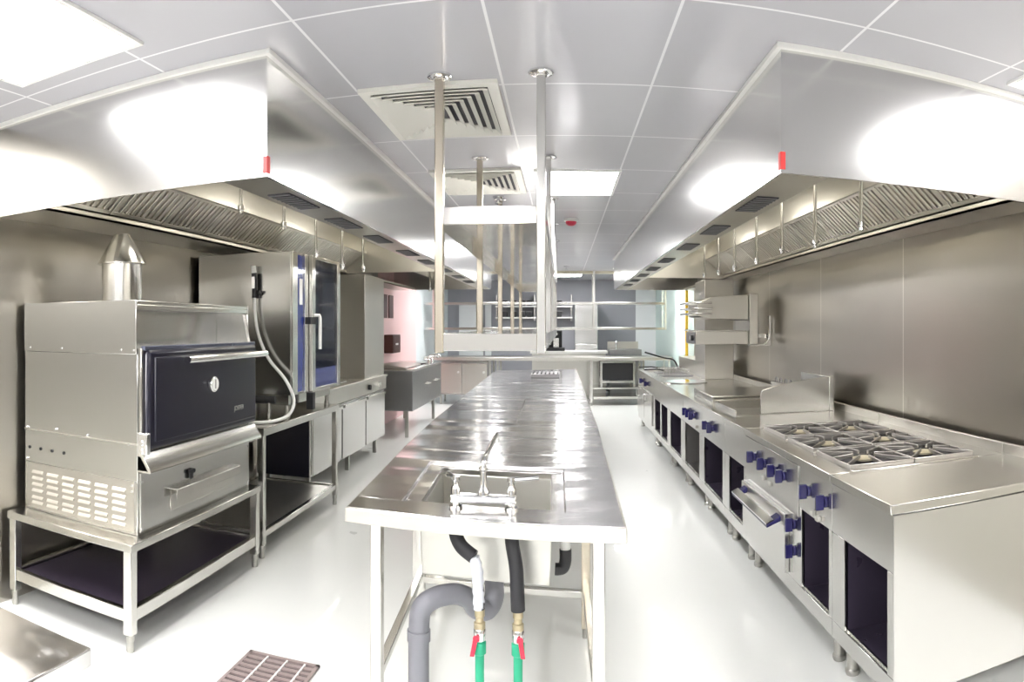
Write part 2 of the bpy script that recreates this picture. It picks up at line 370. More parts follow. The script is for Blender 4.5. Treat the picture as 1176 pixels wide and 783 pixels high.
# ------------------------------------------------------------------ extraction hoods
def hood(sg, xf, xw, ya, yb, yp, xt, ft, slots, nozzles, label, xn, nz, slotx):
    """sg +1 cooking line, -1 oven line; xf front face, xw wall, yp baffle wall, xt trough face, ft filter top (x,z)"""
    S=lambda v: v
    t=thing('exhaust_hood', label, 'exhaust hood', ((xf+xw)/2,(ya+yb)/2,2.2), 'stainless canopy hoods')
    th=.012*sg; g=.003*sg
    zt=CZ-.002
    MB().box(xf,xf+th,ya,yb,2.24,zt).box(xf-.001*sg,xf+th,ya,yb,2.2,2.24).build('long_front_panel', HOOD, t)
    MB().box(xf+th,xw-g,ya,ya+.012,2.2,zt).build('near_end_panel', HOOD, t)
    MB().box(xf+th,xw-g,yb-.012,yb,2.2,zt).build('far_end_panel', HOOD, t)
    lw=.20*sg
    MB().box(xf+th,xf+lw,ya+.012,yb-.012,2.2,2.212).box(xf+lw,xf+lw+th,ya+.012,yb-.012,2.2,2.62).box(xf+th,xf+lw,ya+.012,yb-.012,2.60,2.62).build('supply_plenum', HOODIN, t)
    MB().box(xf+lw+th,ft[0],ya+.012,yb-.012,2.64,2.655).build('inner_top', HOODIN, t)
    MB().box(ft[0],ft[0]+th,ya+.012,yb-.012,ft[1]-.01,2.64).build('inner_back', HOODIN, t)
    MB().box(xt,xt+th,ya+.012,yb-.012,2.2,2.232).box(xt,xw-g,ya+.012,yb-.012,2.2,2.212).build('grease_trough', HOODIN, t)
    MB().box(xf+lw+th,xw-.02*sg,yp,yp+.012,2.2,2.64).build('baffle_wall', HOODIN, t)
    fl=MB(); e=.022*sg
    fl.box(xf-e,xf,ya-.022,yb+.022,CZ-.022,CZ-.001).box(xf,xw-g,ya-.022,ya,CZ-.022,CZ-.001).build('ceiling_flashing', TRIMW, t)
    # filters
    n=int((yp-ya-.05)/.50); y=ya+.03; fw=(yp-ya-.05)/n
    dx,dz=ft[0]-xt, ft[1]-2.245; ln=math.hypot(dx,dz); ux,uz=dx/ln,dz/ln; nx,nz_=-uz*sg,ux*sg
    if nz_>0: nx,nz_=-nx,-nz_
    def slab(mb, s0,s1, y0,y1, o0,o1):
        P=lambda s,y,o:(xt+ux*s+nx*o, y, 2.245+uz*s+nz_*o)
        mb.hexa([P(s0,y0,o0),P(s1,y0,o0),P(s1,y1,o0),P(s0,y1,o0),P(s0,y0,o1),P(s1,y0,o1),P(s1,y1,o1),P(s0,y1,o1)])
    proto=None
    for k in range(n):
        a=y+k*fw
        if proto is None:
            fm=MB(); b=a+fw-.012
            slab(fm,0,ln,a,b,-.030,-.026)
            slab(fm,0,.028,a,b,-.026,.006); slab(fm,ln-.028,ln,a,b,-.026,.006)
            slab(fm,.028,ln-.028,a,a+.02,-.026,.006); slab(fm,.028,ln-.028,b-.02,b,-.026,.006)
            m=9; st=(fw-.052)/m
            for j in range(m): slab(fm,.028,ln-.028,a+.022+j*st,a+.022+j*st+st*.58,-.012,.004)
            proto=fm.build('baffle_filter', FILTER, t, bevel=.002)
        else:
            c=proto.copy(); COL.objects.link(c); c.parent=t; c.location=(0,k*fw,0); OFF[c.name]=OFF[t.name]
    MB().box(ft[0]-.02*sg,ft[0]+.02*sg,ya+.012,yp,ft[1]-.012,ft[1]+.018).build('filter_rail', HOODIN, t)
    # supply slots under the lip
    for ys in slots:
        s=MB(); x0,x1=slotx-.055,slotx+.055
        s.box(x0,x1,ys-.20,ys+.20,2.194,2.1995); o=s.build('air_slot', SLOT, t, label='dark air slot')
        g2=MB()
        for j in range(8): g2.box(x0,x1,ys-.19+j*.05,ys-.185+j*.05,2.190,2.194)
        g2.build('slot_louvre', DARKST, o)
    for yn,zb in zip(nozzles,nz):
        p=MB().cyl((xn,yn,2.639),(xn,yn,zb+.05),.011,n=10).build('drop_pipe', TUBE, t)
        MB().lathe((xn,yn),[(.011,zb+.05),(.020,zb+.045),(.020,zb+.02),(.013,zb+.015),(.013,zb)],12).build('spray_nozzle', CHROME, p)
    # red sticker on the corner
    sk=MB().box(xf-.0025*sg,xf+.018*sg,ya-.003,ya-.0005,2.215,2.285).box(xf-.003*sg,xf-.0005*sg,ya-.003,ya+.025,2.215,2.285).build('warning_sticker', REDSIGN, t, label='red corner sticker')
    return t
hR=hood(1, .865, WR, 2.52, 11.1, 8.28, 2.055, (1.82,2.445), [3.2,4.12,5.03,6.1,7.0,7.9,8.8,9.7],
     [3.09,3.73,4.35,4.96,5.63,6.23,6.88],'long stainless canopy hood above the cooking line with the burners',1.5,[2.08,2.06,2.09,2.07,2.07,2.08,2.10],.965)
hL=hood(-1, -1.18, WL, 2.46, 10.9, 7.28, -2.47, (-2.25,2.43), [3.0,3.75,4.5,5.4,6.2,7.15,8.1,9.0],
     [3.31,3.9,4.47,5.05,5.62,8.6,8.95,9.3],'long stainless canopy hood above the charcoal oven and combi oven',-1.75,[2.22,2.21,2.08,2.04,2.07,2.05,2.05,2.05],-1.285)
# ------------------------------------------------------------------ centre run of worktables
ZT=.90
FL,FR,BR,BL=(-.800,2.37),(.213,2.24),(.226,3.43),(-.886,3.62)
def bil(u,v):
    a=1-u
    return ((FL[0]*a+FR[0]*u)*(1-v)+(BL[0]*a+BR[0]*u)*v, (FL[1]*a+FR[1]*u)*(1-v)+(BL[1]*a+BR[1]*u)*v)
def uq(u0,u1,v0,v1): return [bil(u0,v0),bil(u1,v0),bil(u1,v1),bil(u0,v1)]
t=thing('sink_table','stainless table with sink bowl and mixer tap at the near end of the centre tables','sink table',(-.30,2.9,0))
m=MB()
# recess u .2-.8, v .14-.72 ; bowl u .26-.745, v .20-.66
U0,U1,V0,V1=.185,.80,.13,.76
m.quadslab(uq(0,1,0,V0),ZT-.04,ZT).quadslab(uq(0,1,V1,1),ZT-.04,ZT).quadslab(uq(0,U0,V0,V1),ZT-.04,ZT).quadslab(uq(U1,1,V0,V1),ZT-.04,ZT)
B0,B1,C0,C1=.255,.745,.185,.70
zr=ZT-.012
m.quadslab(uq(U0,U1,V0,C0),ZT-.04,zr).quadslab(uq(U0,U1,C1,V1),ZT-.04,zr).quadslab(uq(U0,B0,C0,C1),ZT-.04,zr).quadslab(uq(B1,U1,C0,C1),ZT-.04,zr)
m.build('tabletop', TOP, t, bevel=.003)
m=MB()
m.quadslab(uq(-.004,1.004,-.012,.0),ZT-.055,ZT-.002); m.quadslab(uq(-.006,.0,-.012,1),ZT-.055,ZT-.002); m.quadslab(uq(1,1.006,-.012,1),ZT-.055,ZT-.002)
m.build('edge_band', STEELH, t, bevel=.003)
m=MB(); d=.62; e=.012
def inq(q,k):
    cx=sum(p[0] for p in q)/4; cy=sum(p[1] for p in q)/4
    return [(cx+(x-cx)*k,cy+(y-cy)*k) for x,y in q]
q=uq(B0-.01,B1+.01,C0-.012,C1+.012); q2=inq(q,.96)
m.quadslab(q2,d-.02,d)
for i in range(4):
    a,b=q[i],q[(i+1)%4]; a2,b2=q2[i],q2[(i+1)%4]
    m.hexa([(*a2,d-.02),(*b2,d-.02),(*inq(q2,.965)[(i+1)%4],d-.02),(*inq(q2,.965)[i],d-.02),(*a,ZT-.04),(*b,ZT-.04),(*inq(q,.965)[(i+1)%4],ZT-.04),(*inq(q,.965)[i],ZT-.04)])
bowl=m.build('sink_bowl', SATIN, t, bevel=.006)
MB().lathe((-.30,2.80),[(.045,d+.001),(.045,d+.006),(.02,d+.002)],24).build('drain', CHROME, bowl)
LEGS=[(-.70,2.43),(.127,2.33),(.118,3.36),(-.76,3.50)]
for i,(x,y) in enumerate(LEGS):
    g=MB().box(x-.022,x+.022,y-.022,y+.022,.05,ZT-.04).build('leg', STAIN if i==2 else TUBE, t, bevel=.003)
    MB().cyl((x,y,0),(x,y,.05),.017,n=14).build('adjustable_foot', FOOTM, g)
def bar(a,b,z,w=.035):
    dx,dy=b[0]-a[0],b[1]-a[1]; l=math.hypot(dx,dy); nx,ny=-dy/l*w/2,dx/l*w/2
    return MB().quadslab([(a[0]+nx,a[1]+ny),(a[0]-nx,a[1]-ny),(b[0]-nx,b[1]-ny),(b[0]+nx,b[1]+ny)],z-w/2,z+w/2)
bar(LEGS[0],LEGS[3],.25).build('stretcher', TUBE, t, bevel=.003)
bar(LEGS[3],LEGS[2],.22).build('stretcher', TUBE, t, bevel=.003)
bar(LEGS[1],LEGS[2],.25).build('stretcher', TUBE, t, bevel=.003)

# mixer tap
fy=2.455; fx=-.295
t=thing('mixer_tap','chrome deck mixer tap with two handles and a raised spout at the sink','tap',(fx,fy,ZT))
MB().box(fx-.125,fx+.125,fy-.024,fy+.024,ZT+.022,ZT+.052).build('bridge_body', CHROME, t, bevel=.008)
for s in (-1,1):
    MB().lathe((fx+s*.105,fy),[(.026,ZT),(.026,ZT+.008),(.016,ZT+.014),(.016,ZT+.024)],20).build('mounting_shank', CHROME, t)
    h=MB().lathe((fx+s*.105,fy),[(.018,ZT+.05),(.018,ZT+.075),(.011,ZT+.085),(.011,ZT+.10),(.016,ZT+.104),(.014,ZT+.118)],20)
    if s>0: h.tube([(fx+.105,fy,ZT+.108),(fx+.15,fy+.005,ZT+.112),(fx+.205,fy+.02,ZT+.114)],[.010,.008,.010])
    else: h.tube([(fx-.105,fy,ZT+.108),(fx-.125,fy+.03,ZT+.113),(fx-.145,fy+.05,ZT+.113)],[.010,.009,.011])
    h.build('lever_handle', CHROME, t)
MB().lathe((fx,fy),[(.022,ZT+.05),(.022,ZT+.065),(.013,ZT+.08),(.013,ZT+.14),(.017,ZT+.145),(.017,ZT+.155)],20).build('spout_column', CHROME, t)
MB().tube(smooth([(fx,fy,ZT+.15),(fx+.003,fy+.03,ZT+.185),(fx+.010,fy+.16,ZT+.205),(fx+.018,fy+.30,ZT+.225),(fx+.019,fy+.325,ZT+.215),(fx+.019,fy+.33,ZT+.19)],6),.0095).build('spout', CHROME, t)

# water supply lines
def supply(xs, pts_foam, pts_tape, vx, vy, ztop, lever_dx, label):
    t=thing('water_supply_line',label,'water pipe',(vx,vy,0),'supply lines under the tap')
    MB().tube(smooth(pts_foam,8),.026,14).build('foam_insulation', FOAM, t)
    if pts_tape: MB().tube(smooth(pts_tape,6),[.021+.002*math.sin(i*2.1) for i in range((len(pts_tape)-1)*6+1)],14).build('tape_wrapped_section', TAPE, t, label='white tape wrapped section')
    MB().lathe((vx,vy),[(.014,ztop),(.019,ztop-.006),(.019,ztop-.03),(.015,ztop-.034),(.015,ztop-.05),(.021,ztop-.054),(.021,ztop-.075)],18).build('brass_fitting', BRASS, t)
    v=MB().lathe((vx,vy),[(.020,ztop-.075),(.023,ztop-.08),(.023,ztop-.115),(.020,ztop-.12)],18).build('ball_valve', CHROME, t)
    MB().box(vx-.012+lever_dx*.4,vx+.012+lever_dx*.4,vy-.035,vy-.028,ztop-.11,ztop-.095).hexa([(vx+lever_dx-.010,vy-.036,ztop-.165),(vx+lever_dx+.006,vy-.036,ztop-.165),(vx+lever_dx+.006,vy-.028,ztop-.165),(vx+lever_dx-.010,vy-.028,ztop-.165),(vx+lever_dx*.4-.009,vy-.036,ztop-.09),(vx+lever_dx*.4+.009,vy-.036,ztop-.09),(vx+lever_dx*.4+.009,vy-.028,ztop-.09),(vx+lever_dx*.4-.009,vy-.028,ztop-.09)]).build('red_lever', RED, v, bevel=.002)
    MB().lathe((vx,vy),[(.018,ztop-.12),(.024,ztop-.125),(.024,ztop-.165),(.017,ztop-.17),(.0155,0.0)],18).build('green_pipe', GREENP, t)
supply(0,[(-.40,fy,ZT-.062),(-.40,fy,ZT-.075),(-.395,fy-.02,.80),(-.372,fy-.035,.765),(-.325,fy-.05,.735)],
       [(-.325,fy-.05,.735),(-.312,fy-.055,.69),(-.308,fy-.05,.62),(-.305,fy-.05,.545)],-.303,fy-.05,.55,-.022,'green water pipe with a white taped black hose above its red lever valve')
supply(1,[(-.190,fy,ZT-.062),(-.190,fy,ZT-.075),(-.186,fy-.02,.78),(-.170,fy-.04,.70),(-.165,fy-.05,.62),(-.162,fy-.05,.545)],None,-.162,fy-.05,.55,.022,'green water pipe with an all black foam hose above its red lever valve')

# drain
t=thing('drain_pipe','grey plastic waste pipe bending from under the sink bowl down to the floor','drain pipe',(-.53,2.5,0))
MB().tube(smooth([(-.29,2.80,.598),(-.29,2.80,.50),(-.29,2.785,.43),(-.315,2.75,.395),(-.355,2.70,.42),(-.38,2.66,.475),(-.43,2.60,.515),(-.50,2.545,.515),(-.545,2.52,.48),(-.555,2.515,.40),(-.555,2.51,.2),(-.555,2.51,0)],7),.041,18).build('waste_pipe', PVC, t)
MB().tube([(-.555,2.513,.36),(-.555,2.513,.40)],.046,18).build('pipe_socket', PVC, t)
t=thing('overflow_pipe','pale overflow pipe with a black elbow beside the sink bowl','overflow pipe',(.02,2.75,.58))
MB().cyl((.012,2.72,.855),(.012,2.72,.66),.021,n=16).build('pipe', WHITEP, t)
MB().tube(smooth([(.012,2.72,.665),(.012,2.72,.62),(.004,2.72,.59),(-.015,2.72,.583),(-.031,2.72,.583)],6),.025,14).build('elbow', BLACK, t, label='black elbow')

# further tables
def worktable(name,label,q,legs,bands=True,group='centre worktables',shelf=None,topmat=TOP):
    cx=sum(p[0] for p in q)/4; cy=sum(p[1] for p in q)/4
    t=thing(name,label,'worktable',(cx,cy,0),group)
    MB().quadslab(q,ZT-.04,ZT).build('tabletop', topmat, t, bevel=.004)
    for x,y in legs:
        g=MB().box(x-.02,x+.02,y-.02,y+.02,.05,ZT-.041).build('leg', TUBE, t, bevel=.003)
        MB().cyl((x,y,0),(x,y,.05),.016,n=12).build('adjustable_foot', FOOTM, g)
    if shelf:
        x0,x1,y0,y1,z=shelf
        MB().box(x0,x1,y0,y1,z-.03,z).build('undershelf', SATIN, t, bevel=.003)
    return t
def legsof(q,i=.06):
    cx=sum(p[0] for p in q)/4; cy=sum(p[1] for p in q)/4
    return [(x+(i if x<cx else -i), y+(i if y<cy else -i)) for x,y in q]
q=[(-.890,3.635),(.227,3.445),(.240,4.46),(-.935,4.69)]
worktable('worktable','wavy polished stainless worktable joined directly behind the sink table',q,legsof(q))
q=[(-.938,4.71),(-.330,4.59),(-.345,6.14),(-.965,6.14)]
worktable('worktable','narrow stainless worktable on the combi oven side of the lengthwise seam',q,legsof(q))
q=[(-.326,4.59),(.240,4.48),(.236,6.14),(-.341,6.14)]
worktable('worktable','narrow stainless worktable on the burner side of the lengthwise seam',q,legsof(q))
q=[(-.965,6.16),(.236,6.16),(.230,7.95),(-1.0,7.95)]
worktable('worktable','broad stainless worktable beyond the two narrow ones',q,legsof(q))
q=[(-1.0,7.97),(.230,7.97),(.225,10.6),(-1.04,10.2)]
worktable('worktable','last stainless worktable at the far end of the centre run',q,legsof(q))
t=thing('grill_tray','low dark grill tray on the last centre worktable','tray',(-.28,9.0,ZT))
MB().box(-.42,-.04,8.75,9.3,ZT,ZT+.05).build('tray', DARKST, t, bevel=.006)
m=MB()
for k in range(7): m.box(-.40+k*.055,-.385+k*.055,8.77,9.28,ZT+.05,ZT+.065)
m.build('grill_bars', CASTIRON, t)

# ------------------------------------------------------------------ hanging two tier shelf
t=thing('hanging_shelf','two tier stainless shelf hung from the ceiling on square posts above the centre tables','hanging shelf',(-.32,5.8,1.46))
XL,XR=-.555,-.095
PY=[2.95,4.42,5.87,7.30,8.74]
for y in PY:
    for x in (XL,XR):
        p=MB().box(x-.02,x+.02,y-.02,y+.02,1.46,CZ-.012).build('post', STAIN if x<-.3 else TUBE, t, bevel=.004)
        MB().lathe((x,y),[(.056,CZ-.001),(.056,CZ-.010),(.050,CZ-.013),(.029,CZ-.014),(.029,CZ-.02)],24).build('ceiling_flange', CHROME, p)
for z,nm in ((2.118,'upper_tier'),(1.549,'lower_tier')):
    y0,y1=PY[0]-.02,PY[-1]+.02
    f=MB().box(XL+.02,XR-.02,y0,y0+.02,z-.078,z).box(XL+.02,XR-.02,y1-.02,y1,z-.078,z)
    f.box(XL+.0195-.038,XL+.02-.036,y0,y1,z-.078,z)
    f.box(XR+.0165,XR+.019,y0,y1,z-.078,z)
    f.box(XL-.016,XR+.016,y0+.02,y1-.02,z-.016,z-.004)
    f.build(nm, POLISH, t, bevel=.002)
# ------------------------------------------------------------------ cooking line
XF=1.21; XB=2.20; ZC=.90
def feet(t, y0,y1):
    for x in (XF+.07,XB-.08):
        for y in (y0+.07,y1-.07):
            MB().lathe((x,y),[(.030,0),(.034,.01),(.034,.022),(.027,.03),(.027,.152)],16).build('foot', FOOTM, t)
def knob(t,y,z,x=XF):
    k=MB().tube([(x,y,z),(x-.014,y,z)],.027,20)
    k.box(x-.055,x-.014,y-.011,y+.011,z-.036,z+.036)
    k.build('knob', BLUE, t, bevel=.004, label='blue control knob')
def row_body(label, y0,y1, niches, cat='cabinet', name='open_base_cabinet', group=None, lining=NICHE, top=True, topz=ZC, zn=(.23,.635)):
    t=thing(name,label,cat,((XF+XB)/2,(y0+y1)/2,0),group)
    g=.0025; a,b=y0+g,y1-g; zb,zt=.15,ZC-.042
    z0,z1=zn
    m=MB()
    if niches:
        m.box(XF,XF+.02,a,b,z1,zt).box(XF,XF+.02,a,b,zb,z0)
        e=[a]+[v for n in niches for v in n]+[b]
        for i in range(0,len(e),2): m.box(XF,XF+.02,e[i],e[i+1],z0,z1)
    else: m.box(XF,XF+.02,a,b,zb,zt)
    m.box(XF+.02,XB,a,a+.012,zb,zt).box(XF+.02,XB,b-.012,b,zb,zt).box(XB-.012,XB,a+.012,b-.012,zb,zt).box(XF+.02,XB-.012,a+.012,b-.012,zb,zb+.012)
    m.build('body', SIDE, t, bevel=.002)
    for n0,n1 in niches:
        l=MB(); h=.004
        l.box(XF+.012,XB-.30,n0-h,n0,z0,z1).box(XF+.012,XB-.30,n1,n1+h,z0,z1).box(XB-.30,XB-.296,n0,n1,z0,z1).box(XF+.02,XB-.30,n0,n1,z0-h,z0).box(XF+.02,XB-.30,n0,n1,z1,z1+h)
        l.build('niche_lining', lining, t, label='niche lining darkened with shade' if lining is NICHE else None)
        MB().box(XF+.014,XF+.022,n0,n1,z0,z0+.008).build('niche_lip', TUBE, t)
    if top:
        MB().box(XF-.012,XB,a,b,ZC-.04,topz).build('worktop', COOKTOP, t, bevel=.004)
        MB().box(XB,XB+.025,a,b,ZC-.04,ZC+.055).build('upstand', STEELH, t, bevel=.003)
    feet(t,a,b)
    return t
# 1 end cabinet
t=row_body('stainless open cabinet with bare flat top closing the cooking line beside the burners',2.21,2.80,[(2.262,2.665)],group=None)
MB().box(XF,XB,2.206,2.2125,.15,ZC-.042).build('side_panel', SIDE, t)

# 2 six burner range with oven
t=row_body('six burner gas range with an oven door, open niche and blue knobs',2.80,4.25,[(2.84,3.20)],cat='gas range',name='gas_range',top=False)
m=MB()
xa,xb=XF+.11,XB-.16
rows=[(2.845,3.275),(3.315,3.735),(3.775,4.205)]
m.box(XF-.012,xa,2.8025,4.2475,ZC-.04,ZC).box(xb,XB,2.8025,4.2475,ZC-.04,ZC)
ys=[2.8025]+[v for r in rows for v in r]+[4.2475]
for i in range(0,len(ys),2): m.box(xa,xb,ys[i],ys[i+1],ZC-.04,ZC+.004)
m.build('cooktop_frame', COOKTOP, t, bevel=.003)
MB().box(XB,XB+.025,2.8025,4.2475,ZC-.04,ZC+.055).build('upstand', STEELH, t, bevel=.003)
for (ra,rb) in rows:
    MB().box(xa-.002,xb+.002,ra-.002,rb+.002,ZC-.042,ZC-.030).build('burner_tray', BURNPAN, t, label='dark burner tray')
    yc=(ra+rb)/2; L=(xb-xa)/2
    for j in range(2):
        xc=xa+L*(j+.5)
        br=MB().lathe((xc,yc),[(.075,ZC-.030),(.07,ZC-.018),(.05,ZC-.012),(.05,ZC-.004)],28).build('burner', CASTIRON, t)
        MB().lathe((xc,yc),[(.056,ZC-.004),(.058,ZC+.006),(.035,ZC+.012)],28).build('burner_cap', CAP, br)
        g=MB(); r1=.09
        for k in range(8):
            an=k*PI/4; c,s=math.cos(an),math.sin(an)
            tmax=min((L/2-.006)/max(abs(c),1e-6),((rb-ra)/2-.004)/max(abs(s),1e-6))
            ww=.0048; px,py=-s*ww,c*ww
            def V(r,z,sg_): return (xc+c*r+px*sg_, yc+s*r+py*sg_, z)
            g.hexa([V(r1-.03,ZC+.014,1),V(r1-.03,ZC+.014,-1),V(tmax,ZC+.0,-1),V(tmax,ZC+.0,1),V(r1-.03,ZC+.032,1),V(r1-.03,ZC+.032,-1),V(tmax,ZC+.022,-1),V(tmax,ZC+.022,1)])
        x0,x1=xa+L*j+.003,xa+L*(j+1)-.003
        for (p,q_) in (((x0,ra+.002),(x1,ra+.008)),((x0,rb-.008),(x1,rb-.002)),((x0,ra+.003),(x0+.006,rb-.003)),((x1-.006,ra+.003),(x1,rb-.003))):
            g.box(p[0],q_[0],p[1],q_[1],ZC-.006,ZC+.022)
        g.build('pan_support', GRATE, t, bevel=.002)
MB().box(XF-.006,XF-.0005,3.235,4.24,.585,ZC-.045).build('control_panel', SIDE, t, bevel=.002)
for y in (4.02,3.80,3.60,3.45): knob(t,y,.755,XF-.006)
for y in (3.09,2.87): knob(t,y,.755)
for y,z in ((3.82,.665),(3.70,.655),(3.02,.665),(2.95,.655)):
    MB().box(XF-.02,XF-.0005 if y<3.2 else XF-.0065,y-.018,y+.018,z-.012,z+.012).build('ignition_button', BUTTON, t, bevel=.003, label='pale ignition button')
d=MB().box(XF-.03,XF-.001,3.385,4.225,.24,.565).build('oven_door', SIDE, t, bevel=.004)
MB().box(XF-.036,XF-.0305,3.385,4.225,.50,.56).build('door_top_rail', STEELH, d)
h=MB()
h.prism([(XF-.036,.545),(XF-.11,.505),(XF-.11,.49),(XF-.036,.515)],'y',4.08,4.16).prism([(XF-.036,.545),(XF-.11,.505),(XF-.11,.49),(XF-.036,.515)],'y',3.42,3.50)
h.prism([(XF-.085,.522),(XF-.118,.505),(XF-.118,.485),(XF-.085,.497)],'y',3.42,4.16)
h.build('door_handle', BLUE, d, bevel=.004, label='blue door handle')
MB().prism([(XF-.08,.530),(XF-.122,.510),(XF-.122,.504),(XF-.08,.524)],'y',3.42,4.16).build('handle_trim', CHROME, d)
for z in (.53,.39): knob(t,3.30,z)

# 3 neutral
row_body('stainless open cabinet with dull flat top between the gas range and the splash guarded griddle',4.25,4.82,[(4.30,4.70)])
# 4 griddle with guard
t=row_body('griddle cabinet with two blue knobs and a tall pale splash guard on its recessed plate',4.82,5.65,[(4.90,5.56)],cat='griddle',name='griddle_unit',top=False)
m=MB()
m.box(XF-.012,XF+.10,4.8225,5.6475,ZC-.04,ZC).box(XB-.10,XB,4.8225,5.6475,ZC-.04,ZC).box(XF+.10,XB-.10,4.8225,4.90,ZC-.04,ZC).box(XF+.10,XB-.10,5.57,5.6475,ZC-.04,ZC)
m.build('worktop', COOKTOP, t, bevel=.003)
MB().box(XF+.098,XB-.098,4.898,5.572,ZC-.045,ZC-.03).build('griddle_plate', STEELH, t)
MB().box(XF+.10,XF+.115,4.90,5.57,ZC-.03,ZC+.035).box(XF+.115,XB-.35,5.555,5.57,ZC-.03,ZC+.04).build('plate_rim', TUBE, t, bevel=.003)
MB().prism([(1.52,.90),(1.52,1.06),(1.535,1.085),(1.70,1.13),(1.95,1.165),(2.10,1.175),(2.10,.90)],'y',4.915,4.93).box(2.10,2.14,4.915,5.56,.90,1.175).build('splash_guard', SIDE, t, bevel=.004)
MB().tube([(1.27,5.50,.945),(2.02,5.50,.955)],.014,12).lathe((2.02,5.50),[(.024,.90),(.024,.985)],14).build('rinse_pipe', TUBE, t)
for y in (5.40,5.22): knob(t,y,.755)
MB().box(XB,XB+.025,4.8225,5.6475,ZC-.04,ZC+.055).build('upstand', STEELH, t, bevel=.003)
# 5 raised plate
t=row_body('fry top cabinet with a raised flat plate, three dark knobs and a grey niche',5.65,6.55,[(5.76,6.45)],cat='griddle',name='griddle_unit',lining=GREYNICHE)
MB().box(1.31,2.12,5.68,6.50,ZC,.965).build('raised_plate', COOKTOP, t, bevel=.006)
MB().box(2.12,2.17,5.68,6.50,ZC,1.02).build('rear_flue', STEELH, t, bevel=.004)
for k in range(5): MB().tube(smooth([(2.145,5.80+k*.14,1.02),(2.145,5.81+k*.14,1.055),(2.145,5.85+k*.14,1.06),(2.145,5.87+k*.14,1.02)],4),.008,8).build('flue_hook', DARKST, t)
for y in (6.32,6.16,6.00): knob(t,y,.755)
MB().box(XF-.016,XF-.0005,5.86,5.90,.66,.685).build('ignition_button', BUTTON, t, bevel=.003, label='pale ignition button')
# 6
row_body('stainless cabinet with one dark niche between the fry top cabinet and the twin niche cabinet',6.55,7.46,[(6.68,7.34)])
# 7
t=row_body('stainless cabinet with two narrow dark niches and a shallow round pan in its top',7.46,8.72,[(7.56,8.02),(8.12,8.60)])
MB().lathe((1.50,7.95),[(.26,ZC),(.27,ZC+.012),(.255,ZC+.014),(.20,ZC+.004),(.0,ZC+.003)],40).build('round_pan', CHROME, t)
# 8 fryer
t=row_body('deep fryer cabinet with doors and basket handles at the far end of the cooking line',8.72,10.5,[],cat='deep fryer',name='deep_fryer')
for a,b in ((8.80,9.58),(9.62,10.42)):
    dd=MB().box(XF-.018,XF-.001,a,b,.24,.66).build('door', SIDE, t, bevel=.003)
    MB().tube([(XF-.018,b-.08,.60),(XF-.045,b-.08,.60),(XF-.045,b-.08,.50),(XF-.018,b-.08,.50)],.008,8).build('door_handle', CHROME, dd)
for y in (9.9,9.35): knob(t,y,.765)
for y in (9.05,9.62):
    MB().box(1.36,1.78,y-.17,y+.17,ZC+.0005,ZC+.012).build('oil_basin', DARKST, t)
def basket(y,label):
    k=thing('fryer_basket',label,'fryer basket',(1.55,y,ZC+.012),'fryer baskets')
    m=MB(); x0,x1,ya,yb=1.40,1.74,y-.10,y+.10
    for z in (ZC+.02,ZC+.05,ZC+.08):
        m.tube([(x0,ya,z),(x1,ya,z),(x1,yb,z),(x0,yb,z)],.004,6,closed=True)
    for i in range(9):
        xx=x0+(x1-x0)*i/8
        for yy in (ya,yb): m.tube([(xx,yy,ZC+.016),(xx,yy,ZC+.08)],.003,6)
    m.build('wire_basket', CHROME, k)
    MB().tube([(x0,y,ZC+.075),(1.30,y,ZC+.09),(1.12,y,ZC+.085)],.010,8).build('handle', BLACK, k, label='black handle')
basket(9.05,'fryer basket with black handle, the one nearer the round pan')
basket(9.62,'fryer basket with black handle, the one nearer the far end table')
t2=MB().box(1.30,1.84,9.95,10.40,ZC+.0005,ZC+.02).build('lid', STEELH, t, bevel=.004)
MB().tube(smooth([(1.80,10.15,ZC+.02),(1.72,10.15,1.06),(1.55,10.15,1.10),(1.27,10.15,1.185)],6),.012,10).build('lid_handle', BLACK, t2, label='black handle')
MB().box(1.86,2.18,8.95,10.45,ZC,1.11).build('rear_housing', STEELH, t, bevel=.006)

# tall steel box between worktop and hood
MB().box(1.815,2.197,8.30,8.92,ZC+.001,2.185).build('tall_steel_casing', STEELH, None, bevel=.004, label='tall plain stainless casing standing behind the wall grill', cat='casing')

# wall grill
t=thing('salamander_grill','stainless lift top salamander grill bracketed to the steel clad wall','salamander grill',(1.8,7.4,1.385))
ya,yb=7.0,7.62
MB().box(2.04,2.135,ya,yb,1.385,1.945).build('back_column', STEELH, t, bevel=.005)
MB().prism([(1.46,1.70),(1.46,1.845),(1.55,1.87),(1.62,1.905),(2.035,1.935),(2.035,1.66),(1.62,1.66)],'y',ya+.05,yb-.05).build('heating_head', STEELH, t, bevel=.004)
MB().prism([(1.46,1.695),(2.03,1.66),(2.03,1.652),(1.46,1.687)],'y',ya+.07,yb-.07).build('heating_element', CASTIRON, t, label='dark heating element')
m=MB()
for z in (1.84,1.775,1.72):
    m.tube([(1.62,ya+.045,z),(1.37,ya+.045,z),(1.37,yb-.045,z),(1.62,yb-.045,z)],.010,10)
m.build('lift_handle', CHROME, t)
MB().box(1.44,2.035,ya+.05,yb-.05,1.385,1.525).build('base_box', STEELH, t, bevel=.004)
MB().box(1.46,2.02,ya+.06,yb-.06,1.5255,1.54).build('grill_shelf', TUBE, t, bevel=.002)
c=MB().box(1.432,1.4395,ya+.06,yb-.06,1.395,1.515).build('control_panel', DARKST, t, label='dark control panel')
MB().tube([(1.432,ya+.14,1.455),(1.405,ya+.14,1.455)],.030,18).build('knob', BLACK, c, label='black knob')
MB().tube([(1.432,ya+.32,1.455),(1.428,ya+.32,1.455)],.022,18).build('dial', WHITEP, c)
